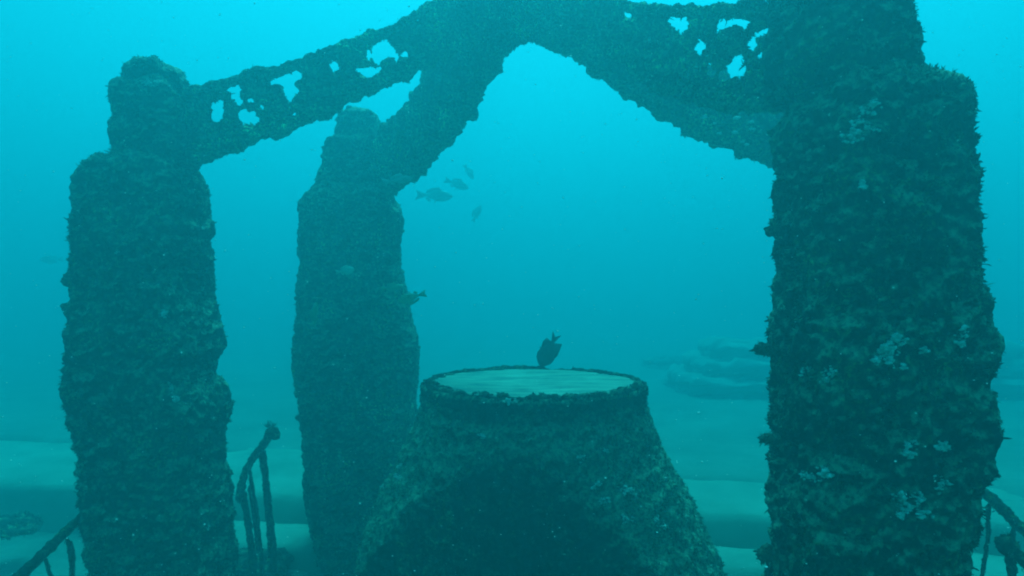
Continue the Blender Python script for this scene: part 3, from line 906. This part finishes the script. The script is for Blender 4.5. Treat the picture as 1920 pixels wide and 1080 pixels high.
# ------------------------------------------------------------------ fish
def fish_mesh(L, deep=0.30, thick=0.14, tail=0.22, fork=0.5, dorsal=0.10, spiky=False, bend=0.0):
    """head at +x; one skin with forked tail, dorsal, anal and pectoral fins"""
    g = Geo()
    xs_ = np.linspace(0, 1, 30)
    hprof = np.interp(xs_, [0, .03, .1, .25, .42, .6, .75, .88, 1.0], [0.02, .18, .48, .88, 1.0, .86, .55, .28, .20])
    tprof = np.interp(xs_, [0, .04, .12, .3, .5, .75, 1.0], [0.03, .30, .75, 1.0, .85, .4, .08])
    n = 18
    th = np.linspace(0, 2 * math.pi, n, endpoint=False)
    bl = L * (1 - tail)
    X = L / 2 - xs_ * bl
    V = np.stack([np.repeat(X[:, None], n, 1), np.outer(tprof * thick * L / 2, np.cos(th)), np.outer(hprof * deep * L / 2, np.sin(th))], -1).reshape(-1, 3)
    g.add(V, grid_faces(len(xs_), n))
    def fin(pts, t=0.006):
        p = np.array(pts, float) * L
        m = len(p)
        a = np.stack([p[:, 0], np.full(m, t * L), p[:, 1]], 1); b = a.copy(); b[:, 1] *= -1
        c = p.mean(0)
        VV = np.concatenate([a, b, [[c[0], t * L, c[1]], [c[0], -t * L, c[1]]]])
        FF = []
        for i in range(m):
            j = (i + 1) % m
            FF += [(i, j, 2 * m), (j + m, i + m, 2 * m + 1), (j, i, i + m), (j, i + m, j + m)]
        g.add(VV, FF)
    e = 0.5 - (1 - tail)
    fh = deep * 0.5
    te = min(fh * 1.15, 0.13)
    fin([(e + .04, .04), (e - tail * .5, te * .7), (e - tail, te), (e - tail * (1 - fork * .6), 0), (e - tail, -te), (e - tail * .5, -te * .7), (e + .04, -.04)])
    d0 = 0.22
    if spiky:
        fin([(d0, fh * .8), (0.05, fh * 1.0 + dorsal * .4), (-.14, fh * .85 + dorsal * .8), (-.30, fh * 0.7 + dorsal * 1.2), (-.22, fh * .1), (-.05, fh * .1)])
        fin([(0.02, -fh * .85), (-.14, -fh * .8 - dorsal * .7), (-.27, -fh * .55 - dorsal * .8), (-.22, -fh * .1), (-.05, -fh * .1)])
    else:
        fin([(d0, fh * .8), (0.12, fh * 0.9 + dorsal), (-.05, fh * .8 + dorsal * .8), (-.2, fh * .5 + dorsal * .7), (-.22, fh * .35), (-.02, fh * .8)])
        fin([(-.06, -fh * .75), (-.12, -fh * .65 - dorsal * .7), (-.22, -fh * .4 - dorsal * .4), (-.2, -fh * .3)])
    fin([(0.10, -fh * .7), (0.03, -fh * .85 - dorsal * .8), (0.02, -fh * .8)])
    for sgn in (-1, 1):
        p = np.array([(0.22, 0), (0.08, -.07), (0.07, .0), (0.12, .03)]) * L
        a = np.stack([p[:, 0], sgn * (thick * L * .45 + np.array([0, .04, .035, .01]) * L), p[:, 1] - deep * .08 * L], 1)
        g.add(np.concatenate([a, a + np.array([0, .004 * L, 0])]), [(0, 1, 2, 3), (7, 6, 5, 4)])
    for sgn in (-1, 1):
        g.add(*ico((L * 0.42, sgn * thick * L * .30, deep * L * 0.08), L * 0.018, 2, 1, 0.0))
    if bend:
        for V in g.V:
            V[:, 1] += bend * V[:, 0] ** 2 / L
    return g

def fish(px, py, D, length_px, angle, yaw, mat, label, **kw):
    """angle: heading in the picture, degrees anticlockwise from right; yaw turns the head toward the viewer"""
    L = length_px / FOC * D / max(0.35, math.cos(R(yaw)))
    g = fish_mesh(L, **kw)
    o = g.build('fish', mat, origin=np.zeros(3))
    Ry = Matrix.Rotation(-R(angle), 4, 'Y')
    o.rotation_euler = (Ry @ Matrix.Rotation(-R(yaw), 4, 'Z')).to_euler()
    o.location = unproj(px, py, D)
    return tag(o, label, 'fish', 'small fish swimming around the structure')

fish(814, 367, 12.5, 72, -4, 8, M_FISH_DARK, 'grey fish in side view, clearest of the school beneath the steep beam', deep=0.29)
fish(856, 345, 14.0, 50, -22, 15, M_FISH_DARK, 'faint grey fish just above the clearest one, heading down to the right', deep=0.32)
fish(879, 322, 14.0, 36, -58, 20, M_FISH_DARK, 'highest fish of the school, slanting steeply head down', deep=0.26)
fish(893, 402, 15.0, 34, 62, 25, M_FISH_DARK, 'lowest fish of the school, in open water and turned upward', deep=0.34, bend=0.6)
fish(745, 338, 5.6, 62, 6, 10, M_FISH_DARK, 'fish passing close under the foot of the steep beam', deep=0.22)
fish(647, 508, 5.6, 38, 8, 5, M_FISH_PALE, 'small pale oval fish in front of the farthest pillar', deep=0.42)
fish(590, 590, 5.6, 50, 76, 20, M_FISH_GREEN, 'slender greenish fish rising upright before the farthest pillar', deep=0.22)
fish(735, 539, 5.8, 44, 8, 10, M_FISH_GREEN, 'faint olive fish near the right edge of the farthest pillar', deep=0.26)
fish(773, 557, 5.3, 54, 196, 15, M_FISH_GREEN, 'olive fish crossing the right edge of the farthest pillar', deep=0.34)
fish(97, 486, 17.0, 42, 182, 10, M_FISH_DARK, 'very faint fish in open water left of the leftmost pillar', deep=0.30)
a = fish(1029, 656, 5.62, 70, 243, 6, M_ANGEL, 'dark deep-bodied fish nose down on the back rim of the pedestal', deep=0.50, thick=0.15, spiky=True, dorsal=0.065, tail=0.24, fork=0.8)

# ------------------------------------------------------------------ drifting particles
def particles():
    g = Geo(); rng = np.random.default_rng(12)
    for i in range(1500):
        D = rng.uniform(0.9, 5.5)
        c = unproj(rng.uniform(-60, 1980), rng.uniform(-60, 1140), D)
        s = rng.uniform(0.0006, 0.0016) * (0.5 + 0.35 * D)
        v, f = ico(c, s, 1, i * 0.7, 0.5, (rng.uniform(.7, 1.8), 1, rng.uniform(.6, 1.2)))
        g.add(v, f)
    o = g.build('drifting_particles', M_SPECK, origin=np.zeros(3))
    tag(o, 'pale specks of plankton drifting in the water', kind='stuff')
particles()
